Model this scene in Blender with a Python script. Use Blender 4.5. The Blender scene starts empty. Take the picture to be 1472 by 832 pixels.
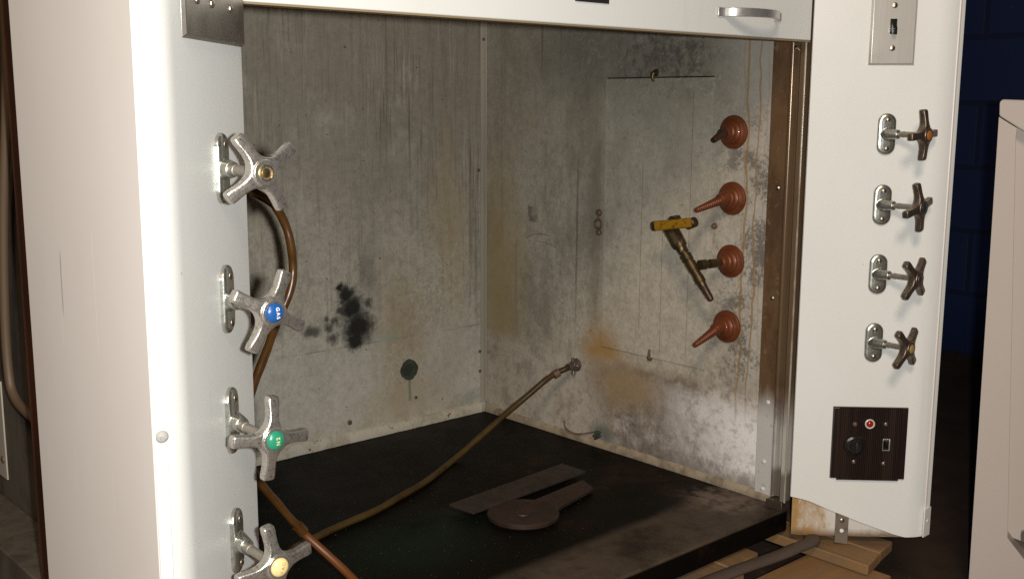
import bpy, bmesh, math, random
from mathutils import Vector, Matrix
import numpy as np
R = math.radians
random.seed(4)
scene = bpy.context.scene
COL = scene.collection
LIFT = 0.83          # everything is laid out from the camera's eye point, then lifted so the floor is at zero

# ------------------------------------------------------------------ survey helpers (photo pixel -> place in the world)
F_PX = 1584.0
def _basis(yaw, pitch, roll):
    f = Vector((math.sin(yaw)*math.cos(pitch), math.cos(yaw)*math.cos(pitch), -math.sin(pitch)))
    r = Vector((math.cos(yaw), -math.sin(yaw), 0)); d = f.cross(r)
    r2 = math.cos(roll)*r + math.sin(roll)*d
    return r2, f.cross(r2), f
CR, CD, CF = _basis(R(42.1), R(9.7), R(-0.26))
def ray(px, py): return CR*((px-736)/F_PX) + CD*((py-416)/F_PX) + CF
def at_y(px, py, y): d = ray(px, py); return d*(y/d.y)
def at_x(px, py, x): d = ray(px, py); return d*(x/d.x)
def at_z(px, py, z): d = ray(px, py); return d*(z/d.z)

# ------------------------------------------------------------------ materials: small expression layer over shader nodes
class S:
    def __init__(s, nt, sock): s.nt, s.k = nt, sock
    def _m(s, op, *o, clamp=False):
        n = s.nt.nodes.new('ShaderNodeMath'); n.operation = op; n.use_clamp = clamp
        for i, v in enumerate((s,)+o):
            if isinstance(v, S): s.nt.links.new(v.k, n.inputs[i])
            else: n.inputs[i].default_value = v
        return S(s.nt, n.outputs[0])
    def __add__(s, o): return s._m('ADD', o)
    __radd__ = __add__
    def __mul__(s, o): return s._m('MULTIPLY', o)
    __rmul__ = __mul__
    def __sub__(s, o): return s._m('SUBTRACT', o)
    def __rsub__(s, o): return (s*-1.0)+o
    def __truediv__(s, o): return s._m('DIVIDE', o)
    def pow(s, o): return s._m('POWER', o)
    def abs(s): return s._m('ABSOLUTE')
    def mx(s, o): return s._m('MAXIMUM', o)
    def mn(s, o): return s._m('MINIMUM', o)
    def sin(s): return s._m('SINE')
    def sat(s): return s._m('ADD', 0.0, clamp=True)
    def step(s, a, b):      # smooth ramp 0..1 between a and b
        n = s.nt.nodes.new('ShaderNodeMapRange'); n.interpolation_type = 'SMOOTHSTEP'
        s.nt.links.new(s.k, n.inputs[0])
        if a < b: n.inputs[1].default_value, n.inputs[2].default_value, n.inputs[3].default_value, n.inputs[4].default_value = a, b, 0, 1
        else: n.inputs[1].default_value, n.inputs[2].default_value, n.inputs[3].default_value, n.inputs[4].default_value = b, a, 1, 0
        return S(s.nt, n.outputs[0])

class Mat:
    def __init__(m, name, col=(.5,.5,.5), rough=.5, metal=0.0, spec=.5, coat=0.0):
        m.m = bpy.data.materials.new(name); m.m.use_nodes = True
        m.nt = m.m.node_tree; m.b = m.nt.nodes['Principled BSDF']
        m.b.inputs['Base Color'].default_value = (*col, 1)
        m.b.inputs['Roughness'].default_value = rough
        m.b.inputs['Metallic'].default_value = metal
        m.b.inputs['Specular IOR Level'].default_value = spec
        m.b.inputs['Coat Weight'].default_value = coat
        m.c = col; m._pos = None
    def obj_coords(m, off=(0,0,0)):
        tc = m.nt.nodes.new('ShaderNodeTexCoord'); v = m.nt.nodes.new('ShaderNodeVectorMath'); v.operation = 'ADD'
        m.nt.links.new(tc.outputs['Object'], v.inputs[0]); v.inputs[1].default_value = off
        m.vec = v.outputs[0]
        sp = m.nt.nodes.new('ShaderNodeSeparateXYZ'); m.nt.links.new(m.vec, sp.inputs[0])
        return [S(m.nt, o) for o in sp.outputs]
    def noise(m, scale, stretch=(1,1,1), detail=4, rough=.6, dist=0.0, seed=0.0):
        mp = m.nt.nodes.new('ShaderNodeMapping'); m.nt.links.new(m.vec, mp.inputs[0])
        mp.inputs['Scale'].default_value = stretch; mp.inputs['Location'].default_value = (seed, seed*.7, seed*1.3)
        n = m.nt.nodes.new('ShaderNodeTexNoise'); m.nt.links.new(mp.outputs[0], n.inputs['Vector'])
        n.inputs['Scale'].default_value = scale; n.inputs['Detail'].default_value = detail
        n.inputs['Roughness'].default_value = rough; n.inputs['Distortion'].default_value = dist
        return S(m.nt, n.outputs['Fac'])
    def voronoi(m, scale, stretch=(1,1,1)):
        mp = m.nt.nodes.new('ShaderNodeMapping'); m.nt.links.new(m.vec, mp.inputs[0]); mp.inputs['Scale'].default_value = stretch
        n = m.nt.nodes.new('ShaderNodeTexVoronoi'); m.nt.links.new(mp.outputs[0], n.inputs['Vector']); n.inputs['Scale'].default_value = scale
        return S(m.nt, n.outputs['Distance'])
    def mix(m, fac, col, blend='MIX'):
        n = m.nt.nodes.new('ShaderNodeMix'); n.data_type = 'RGBA'; n.blend_type = blend
        if isinstance(fac, S): m.nt.links.new(fac.k, n.inputs[0])
        else: n.inputs[0].default_value = fac
        if isinstance(m.c, tuple): n.inputs[6].default_value = (*m.c, 1)
        else: m.nt.links.new(m.c, n.inputs[6])
        n.inputs[7].default_value = (*col, 1)
        m.c = n.outputs[2]
        m.nt.links.new(m.c, m.b.inputs['Base Color'])
    def val(m, inp, s): m.nt.links.new(s.k, m.b.inputs[inp])
    def bump(m, h, strength=.3, dist=.001):
        n = m.nt.nodes.new('ShaderNodeBump'); n.inputs['Strength'].default_value = strength; n.inputs['Distance'].default_value = dist
        m.nt.links.new(h.k, n.inputs['Height']); m.nt.links.new(n.outputs[0], m.b.inputs['Normal'])

def blob(u, v, cu, cv, ru, rv):          # 1 in the middle of an ellipse, 0 at its rim
    a = (u-cu)*(1/ru); b = (v-cv)*(1/rv)
    return (1.0-(a*a+b*b).pow(.5)).sat()
def band(u, c, w): return (1.0-((u-c)*(1/w)).abs()).sat()

BASE = Vector((.9925, 1.25, -.69))        # foot of the hood
OFF = tuple(BASE)

# ---- white enamelled sheet
def enamel(name, col, rough=.32, off=OFF, blotch=.04):
    m = Mat(name, col, rough, spec=.45); x, y, z = m.obj_coords(off)
    n = m.noise(3.0, (1,1,.5), 5); m.mix(n.step(.45,.8)*.5, tuple(c*(1-blotch*3) for c in col[:2])+(col[2]*(1-blotch*4),))
    sp = m.noise(110, detail=0, seed=3); m.mix(sp.step(.915,.925)*.7, (.24,.20,.16))
    st = m.noise(26, (1,1,.05), 3, seed=9); m.mix(st.step(.63,.78)*.22, (.52,.46,.38))
    m.val('Roughness', m.noise(8, detail=6)*.16+(rough-.08))
    m.bump(m.noise(9, (1,1,.4), 2)+m.noise(420, detail=1)*.035, .18, .0012)
    return m
M_WHITE = enamel('white_enamel', (.76,.755,.725))
M_SASH = enamel('sash_enamel', (.70,.70,.67))
M_SIDE = enamel('side_enamel', (.80,.74,.69))
def add_scratches(m):
    x, y, z = [S(m.nt, o) for o in m.nt.nodes['Separate XYZ'].outputs]
    wob = (m.noise(20, detail=2)-.5)*.006
    for (cy, z0, z1, w, c, k) in ((.98, -.195, -.125, .0014, (.22,.20,.21), .6), (.985, -.225, -.185, .001, (.9,.86,.82), .8), (.905, -.22, -.10, .0008, (.92,.88,.85), .6),
                                  (.975, -.36, -.29, .0007, (.9,.86,.82), .5), (.89, -.36,-.30,.0006,(.9,.86,.82),.5)):
        msk = band(y+wob, cy, w)*z.step(z0, z0+.02)*z.step(z1, z1-.02)
        m.mix(msk.step(0,.5)*k, c)
add_scratches(M_SIDE)

# ---- lining of the hood: old grey transite board darker towards the top, with grime and rust drips
def lining_base(name):
    m = Mat(name, (.56,.51,.415), .75, spec=.2); x, y, z = m.obj_coords(OFF)
    return m, x, y, z
def stipple(m, amount=.4):
    f = m.noise(85, detail=5, rough=.78); m.mix(f.step(.44,.62)*amount*1.2, (.26,.23,.18))
    f = m.noise(40, detail=6, rough=.78, seed=15); m.mix(f.step(.48,.64)*amount*1.0, (.24,.205,.16))
    f = m.noise(130, detail=3, rough=.75, seed=5); m.mix(f.step(.52,.68)*amount*.9, (.70,.66,.58))
    f = m.noise(230, detail=3, rough=.75, seed=25); m.mix(f.step(.48,.66)*amount*.7, (.17,.145,.115))

M_BACK, x, y, z = lining_base('back_lining')
stipple(M_BACK, .34)
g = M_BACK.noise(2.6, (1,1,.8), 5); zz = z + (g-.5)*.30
M_BACK.mix(zz.step(-.46,.06)*.74, (.225,.19,.145))  # darker towards the top along an uneven edge
c1 = M_BACK.noise(7, (1,1,.7), 8, .72, seed=41); M_BACK.mix(c1.step(.48,.68)*.30, (.185,.155,.118))
c2 = M_BACK.noise(15, (1,1,.6), 7, .72, seed=43); M_BACK.mix(c2.step(.52,.70)*.35, (.62,.575,.49))
brk = M_BACK.noise(5, (1,1,.35), 4, seed=44).step(.38,.62)                        # streaks come and go
wb = (M_BACK.noise(6,(1,1,.5),3,seed=45)-.5)*.012
mpv = M_BACK.vec
cmb = M_BACK.nt.nodes.new('ShaderNodeCombineXYZ'); xs = x+wb
M_BACK.nt.links.new(xs.k, cmb.inputs[0]); M_BACK.nt.links.new(y.k, cmb.inputs[1]); M_BACK.nt.links.new(z.k, cmb.inputs[2]); M_BACK.vec = cmb.outputs[0]
stk = M_BACK.noise(60, (1,1,.035), 5, .75, seed=4); M_BACK.mix(stk.step(.50,.70)*brk*z.step(-.68,-.25)*.62, (.13,.108,.08))
stk = M_BACK.noise(150, (1,1,.03), 3, .75, seed=14); M_BACK.mix(stk.step(.53,.68)*z.step(-.66,-.35)*(brk*.6+.4)*.62, (.12,.10,.075))
stk = M_BACK.noise(90, (1,1,.05), 3, .7, seed=2); M_BACK.mix(stk.step(.56,.72)*.35, (.56,.515,.44))
M_BACK.vec = mpv
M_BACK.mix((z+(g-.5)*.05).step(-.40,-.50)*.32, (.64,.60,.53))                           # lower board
M_BACK.mix(band(z+(M_BACK.noise(12,detail=2)-.5)*.002, -.4665, .0025).step(0,.8)*(M_BACK.noise(16,detail=3,seed=3)).step(.35,.6)*.5, (.16,.14,.12))
fac = blob(x, z, 1.285, -.46, .13, .24)*(M_BACK.noise(9,(1,1,.3),6,.7)*1.6); M_BACK.mix(fac.step(.12,.75)*.72, (.36,.255,.125))   # brown seep
fac = blob(x, z, 1.40, -.30, .09, .40)*(M_BACK.noise(14,(1,1,.2),5,.7)*1.6); M_BACK.mix(fac.step(.15,.85)*.55, (.40,.30,.16))
fac = blob(x, z, 1.30, -.60, .20, .10)*(M_BACK.noise(14,(1,1,.4),5,.7)*1.6); M_BACK.mix(fac.step(.15,.85)*.45, (.38,.29,.15))
ef = M_BACK.noise(26, detail=6, rough=.68, dist=.8, seed=51); fil = band(ef, .5, .035)
reg = blob(x+(g-.5)*.2, z+(g-.5)*.2, 1.385, -.40, .15, .17).mx(blob(x, z, 1.25, -.52, .12, .10)*.8)
M_BACK.mix((fil*reg*1.6).step(.15,.85)*.42, (.60,.565,.49)); sp = M_BACK.noise(95, detail=4, rough=.75, seed=52); M_BACK.mix(sp.step(.56,.66)*reg.step(.1,.7)*.6, (.66,.63,.56))
w = M_BACK.noise(42, detail=6, rough=.72, seed=1)-.5
w2 = M_BACK.noise(42, detail=6, rough=.72, seed=7)-.5
u, v = x+w*.036, z+w2*.036
core = None
for cu, cv, r1, r2 in ((1.179,-.432,.038,.036),(1.166,-.392,.026,.026),(1.152,-.366,.022,.020),(1.136,-.350,.014,.012),(1.172,-.455,.024,.022)):
    b = blob(u, v, cu, cv, r1*1.35, r2*1.35); core = b if core is None else core.mx(b)
spots = None
for cu, cv, r1, r2 in ((1.139,-.392,.014,.012),(1.112,-.424,.017,.013),(1.120,-.446,.016,.014),(1.128,-.414,.012,.012),(1.106,-.408,.010,.008),(1.072,-.425,.026,.014),(1.204,-.385,.012,.013)):
    b = blob(u, v, cu, cv, r1*1.35, r2*1.35); spots = b if spots is None else spots.mx(b)
halo = blob(x+w*.06, z+w2*.06, 1.168, -.415, .085, .095); fz = M_BACK.noise(120, detail=5, rough=.8, seed=8)
M_BACK.mix((halo*.9+(fz-.5)*.9).step(.22,1.0)*.45, (.07,.066,.058))
M_BACK.mix((core*1.55+(fz-.5)*.8).step(.0,1.05)*.97, (.014,.014,.013)); M_BACK.mix((spots*1.2+(fz-.5)*.6).step(.12,1.0)*.80, (.028,.027,.024))
sm = blob(u, v, 1.195, -.33, .07, .14)*M_BACK.noise(22,(1,1,.4),5); M_BACK.mix(sm.step(.10,.55)*.55, (.10,.092,.08))
M_BACK.mix(band(x+w*.012, 1.30, .005)*z.step(-.605,-.595)*z.step(-.545,-.555)*.75, (.10,.16,.11))     # drip under the plug
M_BACK.mix(blob(x+w*.06, z+w2*.06, 1.245,-.463,.05,.012).step(0,.8)*.5, (.30,.42,.34))
M_BACK.mix(blob(x+w*.1, z+w2*.1, 1.46,-.625,.07,.035).step(0,.8)*.5, (.24,.30,.25))
M_BACK.mix((M_BACK.noise(140,detail=1,seed=61)).step(.76,.79)*.8, (.07,.06,.05))
M_BACK.mix(z.step(-.60,-.64)*(M_BACK.noise(30,detail=5)).step(.42,.62)*.5, (.34,.28,.19))
M_BACK.bump(M_BACK.noise(150, detail=4), .3, .001)

M_RIGHT, x, y, z = lining_base('side_lining')
M_RIGHT.mix(1.0, (.47,.425,.34)); stipple(M_RIGHT, .38)
n = M_RIGHT.noise(7, detail=6, rough=.65); zz = z+(n-.5)*.35
g2 = M_RIGHT.noise(11, (1,1,.55), 7, .72, seed=21); M_RIGHT.mix(g2.step(.44,.66)*.60, (.19,.155,.115)); g3 = M_RIGHT.noise(4.5, detail=6, rough=.7, seed=31); M_RIGHT.mix(g3.step(.50,.70)*.40, (.36,.27,.15))
M_RIGHT.mix(zz.step(-.30,.10)*.55, (.22,.195,.155))  # tone deepens upwards, edge broken by noise
blk = M_RIGHT.noise(60, detail=4, rough=.7, seed=2); top = blob(y+(n-.5)*.1, z, 1.25, .085, .23, .14)
M_RIGHT.mix((blob(y, z, 1.27, .11, .42, .20)*1.3+n*.9-.45).step(.0,.9)*.62, (.105,.095,.075)); M_RIGHT.mix((blk*(.55+top*.7)).step(.42,.66)*.65, (.055,.05,.042))
M_RIGHT.mix(y.step(1.1575,1.1585)*y.step(1.4045,1.4035)*z.step(-.4585,-.4575)*z.step(.0405,.0395)*(.10+g2*.22), (.50,.47,.40))
fil = band(M_RIGHT.noise(20, detail=6, rough=.7, dist=.7, seed=71), .5, .03); M_RIGHT.mix(fil*g3.step(.4,.6)*.14, (.60,.56,.48))
sp = M_RIGHT.noise(70, detail=6, rough=.8, seed=72); M_RIGHT.mix(sp.step(.56,.68)*.45, (.10,.088,.07)); sp = M_RIGHT.noise(110, detail=4, rough=.8, seed=73); M_RIGHT.mix(sp.step(.60,.70)*.40, (.60,.56,.49))
M_RIGHT.mix(band(y+(n-.5)*.02, 1.425, .028)*z.step(-.46,-.40)*z.step(.05,-.05)*.55, (.20,.165,.12))
stk = M_RIGHT.noise(40, (1,1,.05), 3, .7); M_RIGHT.mix(stk.step(.55,.75)*y.step(1.3,1.45)*.45, (.16,.14,.11))
pen = M_RIGHT.noise(60, (1,1,.012), 1, seed=6); M_RIGHT.mix(pen.step(.66,.69)*y.step(1.36,1.44)*z.step(-.5,-.3)*.55, (.10,.09,.08))
M_RIGHT.mix(y.step(1.20,1.06)*z.step(-.52,-.44)*.45, (.46,.43,.39))               # paler strip beside the track
blk = M_RIGHT.noise(150, detail=5, rough=.8, seed=8); M_RIGHT.mix((blk+(M_RIGHT.noise(16,detail=5,rough=.7,seed=9)-.5)*1.3).step(.44,.66)*y.step(1.19,1.09)*z.step(-.54,-.46)*z.step(.08,-.12)*.75, (.075,.068,.06))
M_RIGHT.mix(blob(y+(n-.5)*.08, z, 1.70, -.38, .12, .38).step(0,.9)*.8, (.36,.265,.13))                   # yellow seep along the corner
fac = blob(y+(n-.5)*.10, z+(n-.5)*.12, 1.405, -.475, .085, .085); M_RIGHT.mix(fac.step(.05,.8)*.85, (.33,.185,.05))

lo = z.step(-.47,-.50)                                                             # lower board: pale with purple-grey mould
M_RIGHT.mix(lo*.6, (.49,.44,.37))
big = M_RIGHT.noise(6, detail=7, rough=.68, seed=3); dirt = (y+(big-.5)*.20).step(1.10,1.20)*(y+(big-.5)*.16).step(1.47,1.36)*lo
M_RIGHT.mix(dirt*.72, (.205,.160,.122))
f = M_RIGHT.noise(26, detail=8, rough=.75, seed=5); M_RIGHT.mix((f+(big-.5)*.5).step(.50,.66)*dirt*.85, (.47,.42,.375))
f = M_RIGHT.noise(55, detail=6, rough=.8, seed=12); M_RIGHT.mix((f+(big-.5)*.4).step(.47,.72)*dirt*.85, (.085,.065,.06))
M_RIGHT.mix(lo*(y+(big-.5)*.22).step(1.31,1.07)*(z+(n-.5)*.06).step(-.470,-.545)*.90, (.86,.825,.81))
f = M_RIGHT.noise(60, detail=6, rough=.75, seed=11); M_RIGHT.mix(f.step(.48,.66)*lo*.42, (.15,.12,.10)); f = M_RIGHT.noise(18, detail=7, rough=.75, seed=81); M_RIGHT.mix(f.step(.46,.64)*lo*(y+(big-.5)*.2).step(1.09,1.2)*.55, (.20,.16,.13)); M_RIGHT.mix(band(z+(n-.5)*.03,-.63,.05)*y.step(1.35,1.15)*(M_RIGHT.noise(35,detail=6,rough=.8,seed=13)).step(.42,.6)*.6, (.17,.14,.115))
M_RIGHT.mix(band(z+(n-.5)*.02, -.645, .03)*y.step(1.45,1.2)*.7, (.16,.13,.10))
M_RIGHT.mix(band(z+(n-.5)*.01, -.492, .02).step(0,1)*y.step(1.42,1.30)*(M_RIGHT.noise(40,detail=4)).step(.42,.6)*.7, (.17,.125,.095))
for cy, w_, k in ((1.088,.0040,.8),(1.067,.0028,.8),(1.097,.003,.3),(1.054,.002,.3)):
    wv = (M_RIGHT.noise(9,(1,1,.7),3,seed=cy*91)-.5)*.040
    M_RIGHT.mix(band(y+wv, cy, w_).step(0,.9)*z.step(-.56,-.44)*k, (.26,.155,.055))
M_RIGHT.mix(band(y+wv*.5, 1.375, .006).step(0,1)*z.step(-.64,-.6)*z.step(-.47,-.53)*.45, (.34,.20,.08))
for cy, z0, z1 in ((1.20,-.45,.03),(1.26,-.46,-.18),(1.31,-.42,-.1)):               # pencil lines on the cover
    M_RIGHT.mix(band(y+wv*.1, cy, .0012).step(0,.8)*z.step(z0,z0+.02)*z.step(z1,z1-.02)*.5, (.09,.085,.075))
M_RIGHT.mix(band(y,1.60,.016).step(0,.3)*band(z,-.222,.018).step(0,.3)*(M_RIGHT.noise(50)).step(.3,.6)*.65, (.09,.085,.075))   # smeared square mark
M_RIGHT.mix(band(y,1.592,.012).step(0,.3)*band(z,-.214,.012).step(0,.3)*.6, (.34,.30,.25))
for cz, y0, y1 in ((-.258,1.54,1.63),(-.274,1.52,1.6),(-.372,1.50,1.53)):
    M_RIGHT.mix(band(z+(n-.5)*.03+(y-1.57)*(y-1.57)*6, cz, .0016).step(0,.8)*y.step(y0,y0+.02)*y.step(y1,y1-.02)*.6, (.10,.09,.08))
M_RIGHT.mix(blob(y+(n-.5)*.05, z+(n-.5)*.05, 1.44,-.20,.05,.12)*.45, (.16,.14,.12))
fac = blob(y+(n-.5)*.12, z+(n-.5)*.16, 1.34, -.52, .14, .08); M_RIGHT.mix(fac.step(.1,.9)*.55, (.36,.235,.10))
gr = blob(y+(n-.5)*.03, z+(n-.5)*.03, 1.40,-.628,.05,.03); M_RIGHT.mix(gr.step(.1,.9)*.75, (.10,.125,.115))
M_RIGHT.bump(M_RIGHT.noise(140, detail=5), .3, .001)

M_COVE, x, y, z = lining_base('putty_cove')
M_COVE.mix(M_COVE.noise(25, detail=6, rough=.7).step(.40,.65)*.65, (.30,.25,.17)); M_COVE.mix(M_COVE.noise(60, detail=3, seed=3).step(.62,.70)*.8, (.07,.06,.05))
M_COVE.bump(M_COVE.noise(90, detail=4), .5, .002)
M_COVER = Mat('tan_cove', (.34,.275,.19), .8); M_COVER.obj_coords(OFF); M_COVER.mix(M_COVER.noise(25,detail=6,rough=.7).step(.4,.65)*.8,(.14,.105,.07)); M_COVER.bump(M_COVER.noise(90,detail=4),.5,.002)
M_TRIM = Mat('trim_paint', (.40,.36,.29), .6); M_TRIM.obj_coords(OFF); M_TRIM.mix(M_TRIM.noise(30,(1,1,.1),4).step(.45,.7)*.5, (.30,.26,.2))
M_TRANS = Mat('dusty_board', (.085,.068,.046), .85); M_TRANS.obj_coords(OFF); M_TRANS.mix(M_TRANS.noise(18,(1,1,.5),6,.7).step(.4,.65)*.8, (.035,.025,.017)); M_TRANS.bump(M_TRANS.noise(60,detail=5),.4,.002)

# ---- work top
M_TOP = Mat('black_slate', (.0040,.0030,.0022), .5, spec=.07); x, y, z = M_TOP.obj_coords(OFF)
n = M_TOP.noise(9, detail=7, rough=.7)
edge = (y+(n-.5)*.03 - (x-.98)*.03).step(1.105,1.075)
M_TOP.mix(edge*z.step(-.664,-.660)*(n.step(.2,.6))*.92, (.088,.064,.045)); M_TOP.mix(edge*z.step(-.664,-.660)*(M_TOP.noise(22,detail=7,rough=.75,seed=6)).step(.5,.68)*.6, (.035,.022,.014)); M_TOP.mix(z.step(-.664,-.660)*(M_TOP.noise(6,detail=7,rough=.72,seed=16)).step(.5,.7)*x.step(1.0,1.35)*.6, (.030,.014,.008))
M_TOP.mix(M_TOP.noise(14, detail=6, rough=.7, seed=4).step(.56,.72)*x.step(1.1,1.45)*.55, (.035,.016,.010))
M_TOP.mix(blob(x+(n-.5)*.1, y+(n-.5)*.1, 1.45, 1.07, .10, .10).step(.1,.8)*M_TOP.noise(40,detail=5).step(.35,.6)*.8, (.20,.15,.115))
M_TOP.mix(blob(x+(n-.5)*.2,y+(n-.5)*.2,.95,1.27,.20,.16).step(0,1)*.55, (.008,.022,.012))  # greenish reflection painted into the slate colour
M_TOP.mix(M_TOP.noise(240, detail=1, seed=2).step(.75,.78)*z.step(-.664,-.660)*.8, (.20,.16,.12))
M_TOP.val('Roughness', n*.35+.30); M_TOP.bump(M_TOP.noise(80, detail=5), .2, .001)

# ---- metals
def metal(name, col, rough, spots=None, scale=120, amt=.6, metalv=1.0, bumpk=.0):
    m = Mat(name, col, rough, metalv); m.obj_coords()
    if spots: m.mix(m.noise(scale, detail=5, rough=.7).step(.50,.68)*amt, spots)
    m.val('Roughness', m.noise(scale*.6, detail=4)*.25+(rough-.1))
    if bumpk: m.bump(m.noise(scale*3, detail=3), bumpk, .0006)
    return m
M_CHROME = metal('worn_chrome', (.62,.58,.52), .25, (.22,.185,.145), 160, .7, .9, .3)
M_CHROME.mix(M_CHROME.noise(520, detail=2, rough=.7, seed=5).step(.56,.64)*M_CHROME.noise(60, detail=3, seed=9).step(.42,.6)*.6, (.06,.05,.04))
M_PLATE = metal('tarnished_plate', (.50,.50,.45), .27, (.13,.17,.13), 90, .55, .92, .15)
M_STEM = metal('dull_stem', (.34,.31,.26), .45, (.16,.14,.11), 200, .6, .75)
M_DARKBRZ = metal('dark_bronze', (.20,.155,.115), .36, (.09,.06,.045), 160, .6, .85, .15)
M_STAIN = Mat('brushed_steel', (.58,.55,.50), .34, .6); M_STAIN.obj_coords()
M_STAIN.mix(M_STAIN.noise(22,(1,1,.7),5).step(.5,.75)*.4,(.40,.34,.26)); M_STAIN.val('Roughness', M_STAIN.noise(300,(1,1,.03),2)*.08+.34)
M_BRASS = metal('brass', (.72,.50,.20), .25, (.35,.22,.08), 150, .5)
M_SCREW = metal('screw_metal', (.42,.37,.30), .35, (.2,.15,.1), 200, .6)
M_SCREWW = Mat('painted_screw', (.62,.60,.56), .4)
M_SCREWP = Mat('greyed_screw', (.31,.30,.28), .6, spec=.2)  # screw paint greyed so it stays visible under the strong flash
M_RUSTSCREW = metal('rusty_screw', (.16,.10,.07), .6, (.06,.04,.03), 200, .6, .4)
M_VALVE = metal('aged_brass', (.115,.080,.040), .42, (.045,.034,.022), 110, .75, .85, .2)
M_HAND = metal('sash_pull', (.62,.60,.58), .36, None, metalv=.85)
# track strip: brown above, pale below an uneven line
M_STRIP = Mat('track_strip', (.56,.54,.51), .58, .1); x, y, z = M_STRIP.obj_coords(OFF)
n = M_STRIP.noise(24,(1,1,.25),5,.7)
M_STRIP.mix((z+(n-.5)*.06).step(-.525,-.455), (.130,.072,.033)); M_STRIP.mix(n.step(.48,.7)*z.step(-.5,-.47)*.6, (.085,.040,.017))
M_STRIP.mix(M_STRIP.noise(9,(1,1,.5),6,.75,seed=5).step(.45,.62)*.7*z.step(-.52,-.46), (.060,.028,.013)); M_STRIP.mix(M_STRIP.noise(90,detail=4,seed=3).step(.6,.7)*.4,(.24,.17,.11))
M_CHAN = Mat('track_channel', (.60,.57,.52), .24, .35); x, y, z = M_CHAN.obj_coords(OFF)
n = M_CHAN.noise(40,(1,1,.05),4); n2 = M_CHAN.noise(14,(1,1,.4),5,.7)
M_CHAN.mix((z+(n2-.5)*.10).step(-.545,-.44)*.95, (.145,.082,.036)); M_CHAN.mix(n.step(.45,.7)*.5, (.13,.085,.05)); M_CHAN.mix(n2.step(.52,.70)*.5, (.07,.04,.022))
M_CHAN.mix(z.step(-.585,-.60)*.7, (.10,.06,.04)); M_CHAN.val('Roughness', n*.22+.12)

M_COPPER = metal('red_lacquer', (.150,.041,.014), .42, (.075,.018,.007), 60, .6, .25)
M_COPPER.b.inputs['Specular IOR Level'].default_value = .35
M_COPPER.b.inputs['Coat Weight'].default_value = .08
M_COPDARK = metal('dark_lacquer', (.06,.028,.016), .4, (.03,.02,.012), 80, .6, .3)
M_HOSE = Mat('amber_rubber', (.080,.036,.008), .30, spec=.5); M_HOSE.obj_coords(); M_HOSE.mix(M_HOSE.noise(22,detail=4).step(.4,.7)*.7, (.045,.014,.004))
M_HOSEB = Mat('tan_rubber', (.075,.045,.011), .45, spec=.3); M_HOSEB.obj_coords(); M_HOSEB.mix(M_HOSEB.noise(12,detail=5).step(.4,.65)*.8, (.036,.017,.006))
M_HOSEO = Mat('orange_rubber', (.125,.038,.008), .45); M_HOSEO.obj_coords(); M_HOSEO.mix(M_HOSEO.noise(25,detail=4).step(.45,.7)*.5, (.17,.055,.02))
M_BLUE = Mat('blue_cap', (.010,.070,.235), .28, coat=.4)
M_GREEN = Mat('green_cap', (.018,.20,.115), .28, coat=.4)
M_CREAM = Mat('yellow_cap', (.72,.55,.25), .35, coat=.2); M_CREAM.obj_coords(); M_CREAM.mix(M_CREAM.noise(200,detail=3).step(.5,.7)*.5,(.62,.42,.15))
M_ORNG = Mat('orange_cap', (.38,.125,.02), .35)
M_NAVY = Mat('navy_cap', (.020,.022,.040), .4)
M_OCHRE = Mat('ochre_cap', (.33,.22,.07), .4)
M_LETW = Mat('white_lettering', (.8,.8,.78), .5)
M_LETG = Mat('gilt_lettering', (.56,.52,.25), .5)
M_LETB = Mat('faded_lettering', (.30,.19,.07), .6)
M_LEVER = Mat('yellow_vinyl', (.27,.140,.006), .45); M_LEVER.obj_coords(); M_LEVER.mix(M_LEVER.noise(120,(1,1,1),5,.7).step(.47,.63)*.8, (.095,.045,.007))
M_BAKE = Mat('brown_bakelite', (.013,.0072,.006), .32, spec=.4); M_BAKE.obj_coords(); M_BAKE.mix(M_BAKE.noise(90,(1,1,.03),3).step(.45,.66)*.6, (.032,.018,.013))
M_KNOB = Mat('black_knob', (.012,.011,.010), .25)
M_BLACKP = Mat('black_plastic', (.02,.018,.018), .4)
M_LENS = Mat('red_lens', (.28,.012,.015), .2, coat=.5)
M_RING = Mat('lamp_ring', (.70,.62,.50), .3)
M_PLUG = Mat('verdigris_plug', (.055,.075,.045), .7); M_PLUG.obj_coords(); M_PLUG.mix(M_PLUG.noise(60,detail=5).step(.4,.65)*.8,(.02,.022,.016)); M_PLUG.bump(M_PLUG.noise(90,detail=4),.6,.003)
M_BARM = Mat('dusty_steel', (.042,.029,.021), .6, .2); M_BARM.obj_coords(); M_BARM.mix(M_BARM.noise(30,detail=6,rough=.7).step(.4,.65)*.7,(.02,.014,.011))
M_PADDLE = Mat('rusty_iron', (.045,.024,.016), .55, .25); M_PADDLE.obj_coords(); M_PADDLE.mix(M_PADDLE.noise(35,detail=6,rough=.7).step(.42,.65)*.7,(.020,.012,.010))
M_RUST = Mat('rust_primer', (.105,.036,.014), .7); M_RUST.obj_coords(); M_RUST.mix(M_RUST.noise(12,(1,1,.4),5).step(.4,.7)*.8,(.04,.018,.01))
M_LIP = Mat('lip_tan', (.26,.19,.10), .6)
M_SPIG = metal('corroded_spigot', (.16,.125,.105), .42, (.07,.05,.045), 120, .7, .6, .2)
M_BRKT = metal('dull_bracket', (.30,.25,.20), .4, (.14,.10,.075), 60, .7, .6)
M_LPLATE = metal('dark_plate', (.36,.33,.29), .34, (.26,.23,.19), 40, .5, .9)
M_EDGE = Mat('highlight_edge', (.62,.57,.47), .28, .45); M_EDGE.obj_coords(); M_EDGE.mix(M_EDGE.noise(20,(1,1,.4),5,.7).step(.45,.65)*.7, (.24,.16,.085))  # bright tone that paints in the highlight along the channel
M_PIPE = Mat('painted_pipe', (.105,.068,.040), .55)
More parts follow.
